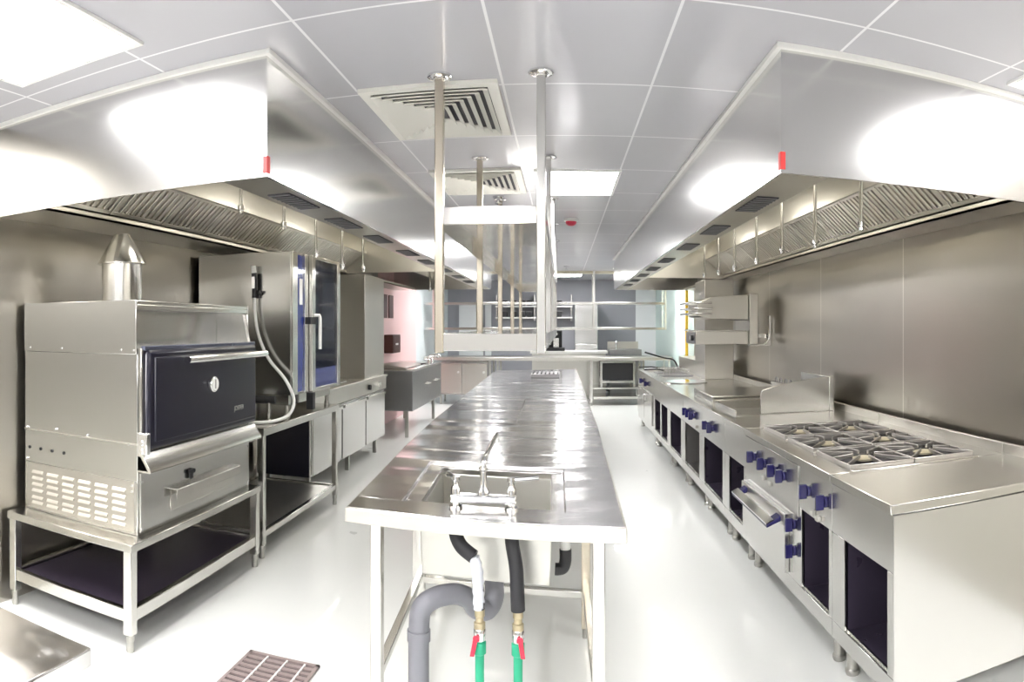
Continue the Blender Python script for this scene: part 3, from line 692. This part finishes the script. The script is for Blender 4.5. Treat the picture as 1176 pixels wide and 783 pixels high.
MB().prism([(2.04,1.365),(2.295,1.365),(2.295,1.70),(2.27,1.70),(2.27,1.45),(2.22,1.385),(2.04,1.385)],'y',ya+.02,ya+.06).prism([(2.04,1.365),(2.295,1.365),(2.295,1.70),(2.27,1.70),(2.27,1.45),(2.22,1.385),(2.04,1.385)],'y',yb-.06,yb-.02).box(2.134,2.296,ya+.1,yb-.1,1.45,1.50).build('wall_bracket', TUBE, t, bevel=.003)

# gas pipe
t=thing('gas_pipe','yellow vertical pipe running down the mint wall behind the deep fryer','pipe',(2.24,11.75,0))
MB().cyl((2.235,11.75,0),(2.235,11.75,CZ-.002),.028,n=16).build('pipe', YELLOW, t)
for z in (.6,1.5,2.4): MB().box(2.20,2.299,11.72,11.78,z,z+.03).build('pipe_clip', TUBE, t)
# ------------------------------------------------------------------ oven side
def stand(name,label,x0,x1,y0,y1,z,zs,cat='stand',shelfmat=SHELFD,lip=.04,lw=.025,slip=.05):
    t=thing(name,label,cat,((x0+x1)/2,(y0+y1)/2,0))
    MB().box(x0,x1,y0,y1,z-.035,z).box(x0-.001,x1+.001,y0-.001,y0+.006,z-lip,z-.001).box(x1-.006,x1+.001,y0,y1,z-lip,z-.001).build('top_plate', COOKTOP, t, bevel=.003)
    for x in (x0+.035,x1-.03):
        for y in (y0+.03,y1-.03):
            g=MB().box(x-lw,x+lw,y-lw,y+lw,.085,z-.036).build('leg', TUBE, t, bevel=.004)
            MB().lathe((x,y),[(.017,0),(.019,.01),(.017,.05),(.021,.055),(.021,.086)],16).build('foot', FOOTM, g)
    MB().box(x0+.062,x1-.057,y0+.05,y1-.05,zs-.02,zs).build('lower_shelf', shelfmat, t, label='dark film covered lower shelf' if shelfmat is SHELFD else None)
    MB().box(x0+.06,x1-.055,y0+.012,y0+.048,zs-slip,zs+.012).box(x0+.06,x1-.055,y1-.048,y1-.012,zs-slip,zs+.012).box(x1-.05,x1-.012,y0+.055,y1-.055,zs-slip,zs+.012).box(x0+.018,x0+.05,y0+.055,y1-.055,zs-slip,zs+.012).build('shelf_rail', TUBE, t, bevel=.003)
    return t
stand('low_stand','low stainless stand with a dark lower shelf carrying the charcoal oven',-2.81,-1.925,2.52,3.92,.53,.195)

# charcoal oven
ox0,ox1,oy0,oy1=-2.80,-1.985,2.645,3.86
t=thing('charcoal_oven','big stainless charcoal oven with a dark navy drop door and a chimney','oven',((ox0+ox1)/2,(oy0+oy1)/2,.53))
MB().box(ox0,ox1,oy0+.004,oy1,.531,.80).build('ash_box', SIDE, t, bevel=.003)
# louvred panel facing the viewer
m=MB().box(ox0+.02,ox1-.02,oy0,oy0+.0035,.545,.80)
cols=[ox0+.07+i*.118 for i in range(6)]
for x in cols:
    for z in (.745,.71,.675,.64,.60,.57):
        m.prism([(oy0-.0005,z+.014),(oy0-.011,z),(oy0-.011,z-.003),(oy0-.0005,z-.003)],'x',x,x+.085)
m.build('louvred_panel', STEELH, t)
m=MB().box(ox0,ox1,oy0+.004,oy1,.80,1.44)
m.build('firebox_body', SIDE, t, bevel=.003)
m=MB().box(ox0,ox1-.003,oy0-.004,oy0+.0035,1.44,1.715).box(ox0,ox0+.01,oy0+.004,oy1,1.44,1.715).box(ox0,ox1-.003,oy1-.004,oy1+.004,1.44,1.715)
m.box(ox0+.01,ox1-.24,oy0+.004,oy1-.005,1.70,1.714).box(ox1-.25,ox1-.24,oy0+.004,oy1-.005,1.44,1.70)
m.build('upper_cowl', SIDE, t, bevel=.003)
m=MB().box(ox0,ox1-.002,oy0-.002,oy0+.0038,.985,.992)
m.build('seam_strip', STEELH, t)
# recess frame above door
MB().hexa([(ox1-.12,oy0+.01,1.69),(ox1-.005,oy0+.01,1.69),(ox1-.005,oy1-.01,1.69),(ox1-.12,oy1-.01,1.69),(ox1-.12,oy0+.01,1.712),(ox1-.005,oy0+.01,1.712),(ox1-.005,oy1-.01,1.712),(ox1-.12,oy1-.01,1.712)]).box(ox1-.02,ox1-.004,oy0+.01,oy1-.01,1.665,1.692).build('cowl_front_lip', TUBE, t, bevel=.003)
MB().hexa([(ox1-.06,oy1-.045,1.47),(ox1+.02,oy1-.045,1.47),(ox1+.02,oy1-.01,1.47),(ox1-.06,oy1-.01,1.47),(ox1-.11,oy1-.045,1.69),(ox1-.03,oy1-.045,1.69),(ox1-.03,oy1-.01,1.69),(ox1-.11,oy1-.01,1.69)]).build('cowl_side_strut', TUBE, t)
MB().box(ox1-.24,ox1+.01,oy0+.01,oy1-.01,1.44,1.47).build('cowl_shelf', COOKTOP, t, bevel=.003)
# rivets and black vent holes on the near side
for x,z in ((ox0+.05,1.46),(ox0+.30,1.46),(ox1-.10,1.46),(ox1-.02,1.46),(ox0+.02,1.0),(ox0+.25,1.01),(ox0+.48,1.0),(ox1-.05,.985),(ox1-.03,.78),(ox1-.03,.75),(ox0+.02,.82)):
    MB().tube([(x,oy0+.003,z),(x,oy0-.007,z)],.006,10).build('rivet', CHROME, t)
for i in range(4): MB().tube([(ox0+.04+i*.09,oy0+.005,.885),(ox0+.04+i*.09,oy0+.0005,.885)],.009,12).build('vent_hole', BLACK, t, label='small black vent hole')
# door
dm=MB().box(ox1+.001,ox1+.045,oy0+.04,oy1+.03,.955,1.465)
door=dm.build('door', NAVY, t, bevel=.022, label='dark navy enamel door')
MB().box(ox1+.044,ox1+.056,oy0+.085,oy1-.01,.995,1.425).build('door_panel', NAVY, door, bevel=.008)
MB().box(ox1+.0015,ox1+.030,oy0+.028,oy1+.036,1.458,1.482).build('door_top_trim', NAVYTRIM, door, bevel=.004)
MB().box(ox1+.002,ox1+.02,oy0+.008,oy0+.039,.96,1.47).build('door_jamb', TUBE, t, bevel=.003)
hb=MB().tube([(ox1+.11,oy0+.30,1.405),(ox1+.11,oy1+.03,1.405)],.021,18)
for y in (oy0+.40,oy1-.06): hb.tube([(ox1+.05,y,1.405),(ox1+.11,y,1.405)],.012,12)
hb.build('door_handle', CHROME, door, label='chrome bar handle')
tb=MB().tube([(ox1+.056,3.28,1.25),(ox1+.085,3.28,1.25)],.045,28)
tb=tb.build('thermometer_bezel', CHROME, door, bevel=.006)
MB().tube([(ox1+.0852,3.28,1.25),(ox1+.0866,3.28,1.25)],.036,28).build('thermometer_dial', WHITEP, door, label='white round dial')
MB().box(ox1+.0868,ox1+.0876,3.276,3.284,1.225,1.278).build('dial_needle', BLACK, door)
hg=MB().box(ox1+.0,ox1+.06,oy0+.0,oy0+.035,.94,1.05).tube([(ox1+.03,oy0-.006,1.0),(ox1+.03,oy0+.04,1.0)],.016,14).tube([(ox1+.03,oy0-.006,.96),(ox1+.03,oy0+.04,.96)],.014,14)
hg.build('hinge', CHROME, t, bevel=.006)
R=Matrix(((0,0,1,ox1+.0565),(1,0,0,3.62),(0,1,0,1.065),(0,0,0,1)))
text('maker_lettering','JOSPER',.040,TUBE,door,R,.0008)
# ash ledge and drawer
m=MB()
for a in (0,):
    m.prism([(ox1+.001,.945),(ox1+.03,.945),(ox1+.085,.865),(ox1+.085,.852),(ox1+.001,.852),(ox1+.001,.862),(ox1+.066,.862),(ox1+.02,.93),(ox1+.001,.93)],'y',oy0+.0,oy1+.02)
m.build('ash_ledge', TUBE, t, bevel=.002)
dr=MB().box(ox1+.0005,ox1+.012,oy0+.015,oy1-.02,.545,.845).build('ash_drawer', SIDE, t, bevel=.003)
MB().box(ox1+.012,ox1+.055,oy0+.28,oy1-.22,.712,.718).box(ox1+.050,ox1+.056,oy0+.28,oy1-.22,.665,.715).box(ox1+.012,ox1+.016,oy0+.28,oy1-.22,.60,.712).build('drawer_handle', TUBE, dr, bevel=.002)
MB().tube([(ox1+.012,3.14,.775),(ox1+.03,3.14,.775)],.013,12).box(ox1+.02,ox1+.032,3.09,3.14,.765,.785).box(ox1+.02,ox1+.032,3.10,3.125,.735,.765).build('drawer_catch', BLACK, dr, label='small black catch')
for y in (oy0+.025,oy1-.03):
    for z in (.56,.80): MB().tube([(ox1+.012,y,z),(ox1+.016,y,z)],.007,10).build('drawer_screw', CHROME, dr)
# chimney
cx,cy=-2.47,3.14
MB().lathe((cx,cy),[(.122,1.715),(.122,1.9545)],40).build('flue_pipe', TUBE, t)
MB().lathe((cx,cy),[(.147,1.955),(.147,1.960),(.050,2.135)],40).build('chimney_cowl', TUBE, t)

# second stand with combi oven
t=stand('oven_table','stainless table with dark lower shelf carrying the tall combi oven',-2.80,-1.955,4.03,5.56,.89,.17,cat='table',shelfmat=SATIN,lip=.055,lw=.021,slip=.03)
cx0,cx1,cy0,cy1=-2.80,-1.985,4.56,5.55
t=thing('combi_oven','tall stainless combi oven with blue control column and glazed door','combi oven',((cx0+cx1)/2,(cy0+cy1)/2,.89))
z0,z1=1.06,2.15
m=MB()
yd0=cy0+.31
m.box(cx0,cx1,cy0,cy0+.04,z0,z1).box(cx0,cx1,cy0+.04,yd0,z0,z1).box(cx0,cx1,cy1-.04,cy1,z0,z1).box(cx0,cx0+.05,yd0,cy1-.04,z0,z1).box(cx0+.05,cx1,yd0,cy1-.04,z0,z0+.06).box(cx0+.05,cx1,yd0,cy1-.04,z1-.06,z1)
m.build('cabinet_shell', SIDE, t, bevel=.004)
for x in (cx0+.08,cx1-.06):
    for y in (cy0+.06,cy1-.06):
        MB().lathe((x,y),[(.024,.8905),(.024,.92),(.018,.925),(.018,1.059)],16).build('leg', FOOTM, t)
MB().box(cx0+.05,cx1-.04,cy0+.04,cy1-.04,.98,1.059).build('under_tray', COOKTOP, t)
m=MB()
for k in range(5): m.box(cx0+.08,cx1-.03,yd0+.03,cy1-.07,1.28+k*.16,1.286+k*.16)
m.build('rack_trays', TUBE, t)
MB().box(cx0+.051,cx0+.056,yd0,cy1-.04,z0+.06,z1-.06).build('oven_lining', BLUEPANEL, t)
MB().box(cx1+.0005,cx1+.010,cy0+.10,cy0+.235,z0+.02,z1-.02).build('control_panel', BLUEPANEL, t, label='deep blue control panel')
MB().box(cx1+.0105,cx1+.012,cy0+.135,cy0+.195,1.75,1.95).build('instruction_sticker', WHITEP, t, label='pale sticker')
MB().box(cx1+.0005,cx1+.014,cy0+.002,cy0+.095,z0,z1).box(cx1+.0005,cx1+.014,cy0+.24,cy0+.31,z0,z1).build('corner_post', TUBE, t, bevel=.003)
m=MB(); a,b=yd0+.012,cy1; e=.07
m.box(cx1+.002,cx1+.045,a,a+e,z0,z1).box(cx1+.002,cx1+.045,b-e,b,z0,z1).box(cx1+.002,cx1+.045,a+e,b-e,z0,z0+.03).box(cx1+.002,cx1+.045,a+e,b-e,z1-.03,z1)
dr=m.build('door', TUBE, t, bevel=.004)
MB().box(cx1+.015,cx1+.03,a+e,b-e,z0+.18,z1-.03).build('door_glass', GLASS, dr, label='dark tinted glass')
MB().box(cx1+.012,cx1+.034,a+e,b-e,z0+.03,z0+.18).build('door_foot_panel', BLUEPANEL, dr, label='blue panel below the glass')
MB().tube([(cx1+.045,a+.04,1.67),(cx1+.085,a+.05,1.67),(cx1+.09,a+.05,1.655),(cx1+.09,a+.05,1.40)],.013,12).build('door_handle', WHITEP, dr, label='pale upright handle')
MB().box(cx1+.014,cx1+.055,cy0+.255,a+.06,1.60,1.655).build('door_latch', BLACK, dr, label='black latch')
MB().box(cx1+.005,cx1+.06,a-.03,a+.02,.925,1.058).build('door_stop', BLACK, t, label='black hinge bracket')

# hand shower on the oven side
sx=-2.27; sy=4.56
t=thing('hand_shower','black rinse gun with pale hose hooked on the side of the combi oven','hand shower',(sx,sy-.03,1.80))
MB().box(sx-.03,sx+.03,sy-.035,sy-.001,1.80,1.86).tube([(sx+.035,sy-.012,1.83),(sx+.035,sy-.06,1.85)],.012,10).build('holder', BLACK, t, bevel=.004)
MB().tube([(sx,sy-.045,1.80),(sx,sy-.045,1.90),(sx-.003,sy-.05,1.99)],[.017,.021,.020],14).build('spray_gun', BLACK, t)
MB().tube([(sx-.003,sy-.05,1.99),(sx-.006,sy-.058,2.045)],[.021,.019],14).build('spray_head', WHITEP, t, label='white spray head')
MB().box(sx-.012,sx+.012,sy-.073,sy-.066,1.87,1.96).build('trigger', CHROME, t)
MB().tube(smooth([(sx,sy-.045,1.81),(sx+.005,sy-.05,1.70),(sx+.04,sy-.06,1.52),(sx+.13,sy-.07,1.34),(sx+.27,sy-.08,1.19),(sx+.345,sy-.09,1.05),(sx+.345,sy-.16,.95),(sx+.29,sy-.27,.91),(sx+.20,sy-.38,.9035),(sx+.02,sy-.44,.9035),(sx-.25,sy-.46,.9035)],8),.012,12).build('hose', WHITEP, t, label='pale flexible hose')
t=thing('drain_valve','upright pipe with black lever valve standing on the oven table','valve',(-2.08,4.37,.89))
MB().lathe((-2.08,4.37),[(.032,.8905),(.032,.90),(.016,.905),(.016,1.03)],16).build('pipe', TUBE, t)
MB().tube([(-2.20,4.35,1.045),(-2.03,4.38,1.045)],.028,14).build('valve_body', BLACK, t, label='black valve body')
MB().box(-2.30,-2.20,4.32,4.38,1.03,1.075).build('white_connector', WHITEP, t, bevel=.004)

# base cabinets with doors
t=thing('base_cabinet','long stainless base cabinet with three doors beyond the combi oven table','cabinet',(-2.52,6.85,0))
bx0,bx1,by0,by1=-2.82,-2.25,5.60,8.12
MB().box(bx0,bx1,by0,by1,.20,.78).build('body', SIDE, t, bevel=.003)
MB().box(bx0,bx1-.01,by0-.004,by0-.0005,.20,.78).build('side_panel', NAVY, t, label='dark side panel with painted shade')  # navy sheet that paints the shadow on the cabinet's near side
MB().box(bx0,bx1+.03,by0,by1,.80,.955).box(bx0,bx1+.05,by0,by1,.955,.975).build('worktop', STEELH, t, bevel=.004)
for i in range(3):
    a=by0+.03+i*.83
    dd=MB().box(bx1+.001,bx1+.022,a,a+.79,.21,.77).build('door', SIDE, t, bevel=.003)
    MB().box(bx1+.022,bx1+.045,a+.02,a+.77,.735,.768).build('door_pull', TUBE, dd, bevel=.003)
for y in (by0+.15,by1-.15,by0+1.3):
    for x in (bx0+.08,bx1-.08):
        MB().box(x-.02,x+.02,y-.02,y+.02,0,.199).build('foot', FOOTM, t)
for i in range(3):
    a=by0+.10+i*.42
    MB().box(bx0+.12,bx1-.08,a,a+.33,.9755,.985).build('inset_lid', DARKST if i%2==0 else COOKTOP, t)
for y in (7.35,7.75): 
    MB().tube([(bx1+.03,y,.875),(bx1+.06,y,.875)],.030,18).build('knob', BLACK if y<7.5 else CHROME, t)
MB().box(-2.815,-2.25,7.30,8.12,.977,2.185).build('tall_steel_casing', STEELH, None, bevel=.004, label='tall plain stainless casing on the three door base cabinet', cat='casing')

# tilting pan
t=thing('bratt_pan','deep stainless braising pan block on thin legs with taps on its rim','braising pan',(-2.45,10.1,0))
px0,px1,py0,py1=-2.82,-2.08,9.02,11.2
MB().box(px0,px1,py0,py1,.39,.955).build('body', DARKST, t, bevel=.01)
m=MB().box(px0,px1+.015,py0-.015,py0+.08,.956,.985).box(px0,px1+.015,py1-.6,py1+.015,.956,.985).box(px0,px0+.10,py0+.08,py1-.6,.956,.985).box(px1-.10,px1+.015,py0+.08,py1-.6,.956,.985)
m.build('rim', TUBE, t, bevel=.006)
MB().box(px0+.1,px1-.1,py0+.08,py1-.6,.9555,.96).build('pan_floor', SLOT, t)
MB().prism([(px0+.02,.985),(px0+.02,1.0),(px0+.35,1.03),(px1-.12,1.0),(px1-.12,.985)],'y',py0+.1,py0+1.1).build('lid', STEELH, t, bevel=.006)
for x in (px0+.12,px1-.12):
    for y in (py0+.15,py1-.1):
        MB().box(x-.022,x+.022,y-.022,y+.022,0,.389).build('leg', FOOTM, t)
for y in (10.75,11.0):
    MB().lathe((-2.2,y),[(.02,.985),(.02,1.03),(.012,1.04),(.012,1.09)],14).tube(smooth([(-2.2,y,1.085),(-2.15,y,1.11),(-2.08,y,1.10),(-2.06,y,1.06)],5),.010,8).tube([(-2.2,y,1.03),(-2.26,y-.05,1.05)],.010,8).build('tap', CHROME, t)
for y in (9.8,10.5):
    MB().tube([(px1,y,.72),(px1+.06,y,.72),(px1+.06,y+.18,.72),(px1,y+.18,.72)],.012,8).build('handle', TUBE, t)

# wall cupboard on pink wall
t=thing('wall_box','small dark red cabinet fixed on the pink wall','wall box',(WL+.08,10.5,1.15))
MB().box(WL+.001,WL+.15,10.25,10.75,1.15,1.45).build('case', BROWN, t, bevel=.01)
MB().box(WL+.151,WL+.158,10.28,10.72,1.18,1.42).build('door', BROWN, t, bevel=.006)
MB().box(WL+.158,WL+.165,10.4,10.55,1.28,1.31).build('handle', WHITEP, t)

# ------------------------------------------------------------------ far end
t=thing('pass_bench','long stainless bench running across the far end of the aisles','bench',(-.1,13.5,0))
fy0,fy1=13.15,13.95
MB().box(-2.80,2.22,fy0,fy1,.90,.965).build('benchtop', STEELH, t, bevel=.006)
for x in (-1.45,-1.30,.58,1.62,2.15):
    for y in (fy0+.06,fy1-.06):
        g=MB().box(x-.022,x+.022,y-.022,y+.022,.06,.899).build('leg', TUBE, t)
        MB().cyl((x,y,0),(x,y,.06),.018,n=12).build('foot', FOOTM, g)
MB().box(.62,1.58,fy0+.05,fy1-.05,.33,.36).build('lower_shelf', TUBE, t)
MB().box(.62,1.58,fy0+.03,fy1-.05,.13,.18).build('bottom_shelf', TUBE, t)
t=thing('undercounter_fridge','low stainless two door refrigerator under the far bench by the braising pan','refrigerator',(-2.0,13.5,0))
MB().box(-2.56,-1.50,fy0+.08,fy1-.05,.20,.88).build('cabinet', SIDE, t, bevel=.006)
for a,b in ((-2.54,-2.04),(-2.02,-1.52)):
    dd=MB().box(a,b,fy0+.05,fy0+.078,.23,.83).build('door', STEELH, t, bevel=.005)
    MB().tube([((b-.06),fy0+.05,.66),((b-.06),fy0+.02,.66)],.022,14).build('door_lock', WHITEP, dd)
for x in (-2.48,-1.58):
    for y in (fy0+.16,fy1-.14): MB().cyl((x,y,0),(x,y,.20),.022,n=12).build('foot', FOOTM, t)
t=thing('glass_washer','dark machine in a pale steel frame standing on the shelf under the far bench','dishwasher',(1.1,13.5,.36))
MB().box(.80,1.42,fy0+.14,fy1-.12,.50,.86).build('dark_body', BLACK, t, bevel=.006)
for x in (.76,1.42):
    for y in (fy0+.10,fy1-.12): MB().box(x,x+.04,y,y+.04,.361,.88).build('frame_post', TUBE, t)
for z in (.45,.85): MB().box(.80,1.42,fy0+.10,fy0+.14,z,z+.035).build('frame_rail', TUBE, t)
# overhead shelf across the far end
t=thing('overhead_shelf','long two tier stainless shelf hung across the kitchen above the far bench','hanging shelf',(-.3,13.4,1.5))
hx0,hx1,hy0,hy1=-2.80,2.10,13.25,13.65
for z in (2.075,1.565): MB().box(hx0,hx1,hy0,hy1,z-.05,z).build('tier', TUBE, t, bevel=.004)
for x in (-2.62,-1.72,.63,2.08):
    for y in (hy0,hy1):
        MB().box(x-.02,x+.02,y-.018,y+.018,1.515,CZ-.056 if 13.5<y<13.7 else CZ-.002).build('post', TUBE, t)
# back counter
t=thing('back_counter','pale counter at the end wall carrying the black coffee machine','counter',(.2,14.6,0))
MB().box(-.7,.98,14.25,14.95,1.0,1.05).build('countertop', TRIMW, t, bevel=.004)
MB().box(-.66,.94,14.3,14.9,.1,.999).build('body', SATIN, t)
MB().box(-.62,.90,14.35,14.85,0,.099).build('plinth', FOOTM, t)
t=thing('coffee_machine','black coffee machine standing on the back counter','coffee machine',(-.16,14.55,1.05))
MB().box(-.36,.05,14.35,14.78,1.051,1.12).build('drip_base', BLACK, t, bevel=.01)
MB().box(-.30,-.01,14.52,14.76,1.12,1.50).build('body', BLACK, t, bevel=.01)
MB().box(-.26,-.03,14.36,14.52,1.36,1.50).build('brew_head', BLACK, t, bevel=.02)
MB().box(-.20,-.08,14.515,14.519,1.13,1.33).build('front_plate', TUBE, t, label='silver front plate')
MB().tube([(-.14,14.355,1.42),(-.14,14.345,1.42)],.032,16).build('round_badge', WHITEP, t)
t=thing('upright_fridge','tall stainless refrigerator standing against the end wall','refrigerator',(.52,15.7,0))
MB().box(.28,.82,15.3,16.1,.1,2.12).build('cabinet', SIDE, t, bevel=.01)
for a,b in ((.12,1.18),(1.20,2.10)):
    dd=MB().box(.29,.81,15.265,15.298,a,b).build('door', HOOD, t, bevel=.008)
    MB().box(.74,.77,15.23,15.265,(a+b)/2-.12,(a+b)/2+.12).build('handle', CHROME, dd)
for x in (.34,.76):
    for y in (15.4,16.0): MB().cyl((x,y,0),(x,y,.1),.02,n=10).build('foot', FOOTM, t)
t=thing('sink_unit','dark steel sink unit against the end wall by the white wall strip','sink unit',(1.34,14.65,0))
MB().box(1.02,1.72,14.3,15.0,.12,1.08).build('cabinet', DARKST, t, bevel=.006)
MB().box(1.02,1.72,14.96,15.0,1.08,1.24).build('splashback', STEELH, t)
MB().tube(smooth([(1.2,14.85,1.08),(1.2,14.85,1.24),(1.2,14.75,1.27),(1.2,14.66,1.22)],5),.014,10).build('tap', CHROME, t)
for x in (1.08,1.66):
    for y in (14.36,14.94): MB().cyl((x,y,0),(x,y,.12),.02,n=10).build('foot', FOOTM, t)
# wall shelf with bins
t=thing('wall_shelf','two tier pale wall shelf on the grey end wall','wall shelf',(-.7,16.0,1.78))
for z in (1.81,2.08): MB().box(-1.62,.24,15.85,16.195,z-.03,z).build('shelf_board', TRIMW, t)
for x in (-1.6,-.68,.2): MB().box(x,x+.02,15.88,16.195,1.72,2.35).build('bracket', TUBE, t)
xs=[-1.40,-1.18,-.96,-.80,-.45,-.08]
for z,nm in ((1.811,'lower'),(2.081,'upper')):
    for i,x in enumerate(xs):
        tag=thing('storage_bin','small dark storage bin on the %s board of the end wall shelf'%nm,'bin',(x,15.98,z),'dark bins on the %s wall shelf board'%nm)
        MB().prism([(x-.055,z),(x+.055,z),(x+.07,z+.13),(x-.07,z+.13)],'y',15.90,16.06).build('tub', BLACK, tag, bevel=.006)
        MB().box(x-.075,x+.075,15.895,16.065,z+.13,z+.142).build('lid', DARKST, tag, bevel=.003)

# ------------------------------------------------------------------ floor grating and near table corner
t=thing('floor_grating','pinkish metal floor drain grating between the low stand and the sink table','drain grating',(-1.28,2.5,0))
gx0,gx1,gy0,gy1=-1.46,-1.10,2.10,2.86
m=MB().box(gx0,gx1,gy0,gy0+.02,.001,.012).box(gx0,gx1,gy1-.02,gy1,.001,.012).box(gx0,gx0+.015,gy0,gy1,.001,.012).box(gx1-.015,gx1,gy0,gy1,.001,.012)
m.build('frame', GRATING, t)
m=MB(); n=17
for k in range(n):
    y=gy0+.03+k*(gy1-gy0-.05)/n; m.box(gx0+.015,gx1-.015,y,y+.024,.003,.011)
m.build('slats', GRATING, t)
m=MB()
for x in (gx0+.10,gx0+.20,gx0+.29): m.box(x,x+.008,gy0+.02,gy1-.02,.004,.013)
m.build('cross_bars', TRIMW, t)
MB().box(gx0+.015,gx1-.015,gy0+.02,gy1-.02,.0005,.002).build('drain_channel', SLOT, t)
q=[(-1.75,.20),(-.915,.20),(-.915,1.06),(-1.75,1.06)]
t=worktable('worktable','scratched stainless worktable corner closest to the viewer, before the low stand',q,legsof(q),group=None)

# ------------------------------------------------------------------ light and camera
w=bpy.data.worlds.new('room_light'); SC.world=w; w.use_nodes=True
bg=w.node_tree.nodes['Background']; bg.inputs[0].default_value=(1,.985,.96,1); bg.inputs[1].default_value=WORLD
for i,(hx,ys) in enumerate(((1.35,(3.6,5.4,7.2,9.4)),(-1.58,(3.4,5.0,6.4,8.8)))):
    for y in ys:
        t=thing('hood_lamp','lit lamp recessed in the top of the hood over the %s'%('cooking line' if i==0 else 'oven line'),'lamp',(hx,y,2.6),'lamps in the hood over the %s'%('cooking line' if i==0 else 'oven line'))
        MB().box(hx-.09,hx+.09,y-.30,y+.30,2.61,2.6395).build('housing', HOODIN, t, bevel=.004)
        MB().box(hx-.075,hx+.075,y-.28,y+.28,2.600,2.6095).build('diffuser', LAMPG, t)
cd=bpy.data.cameras.new('camera'); cam=bpy.data.objects.new('camera',cd); COL.objects.link(cam); SC.camera=cam
cam.location=(0,0,H); cam.rotation_euler=(PI/2,0,0)
F,CX,CY,W_,H_=759.,646.,375.,1176,783
cd.type='PANO'; cd.panorama_type='CENTRAL_CYLINDRICAL'
cd.central_cylindrical_range_u_min=-CX/F; cd.central_cylindrical_range_u_max=(W_-CX)/F
cd.central_cylindrical_range_v_min=(CY-H_)/F; cd.central_cylindrical_range_v_max=CY/F
cd.central_cylindrical_radius=1.0
cd.clip_start=.05; cd.clip_end=100
vs=SC.view_settings; vs.view_transform='Standard'; vs.look='None'; vs.exposure=EXPOSURE; vs.gamma=1; vs.use_curve_mapping=False
SC.cycles.max_bounces=10; SC.cycles.glossy_bounces=6; SC.cycles.diffuse_bounces=5; SC.cycles.sample_clamp_indirect=8
SC.cycles.caustics_reflective=True
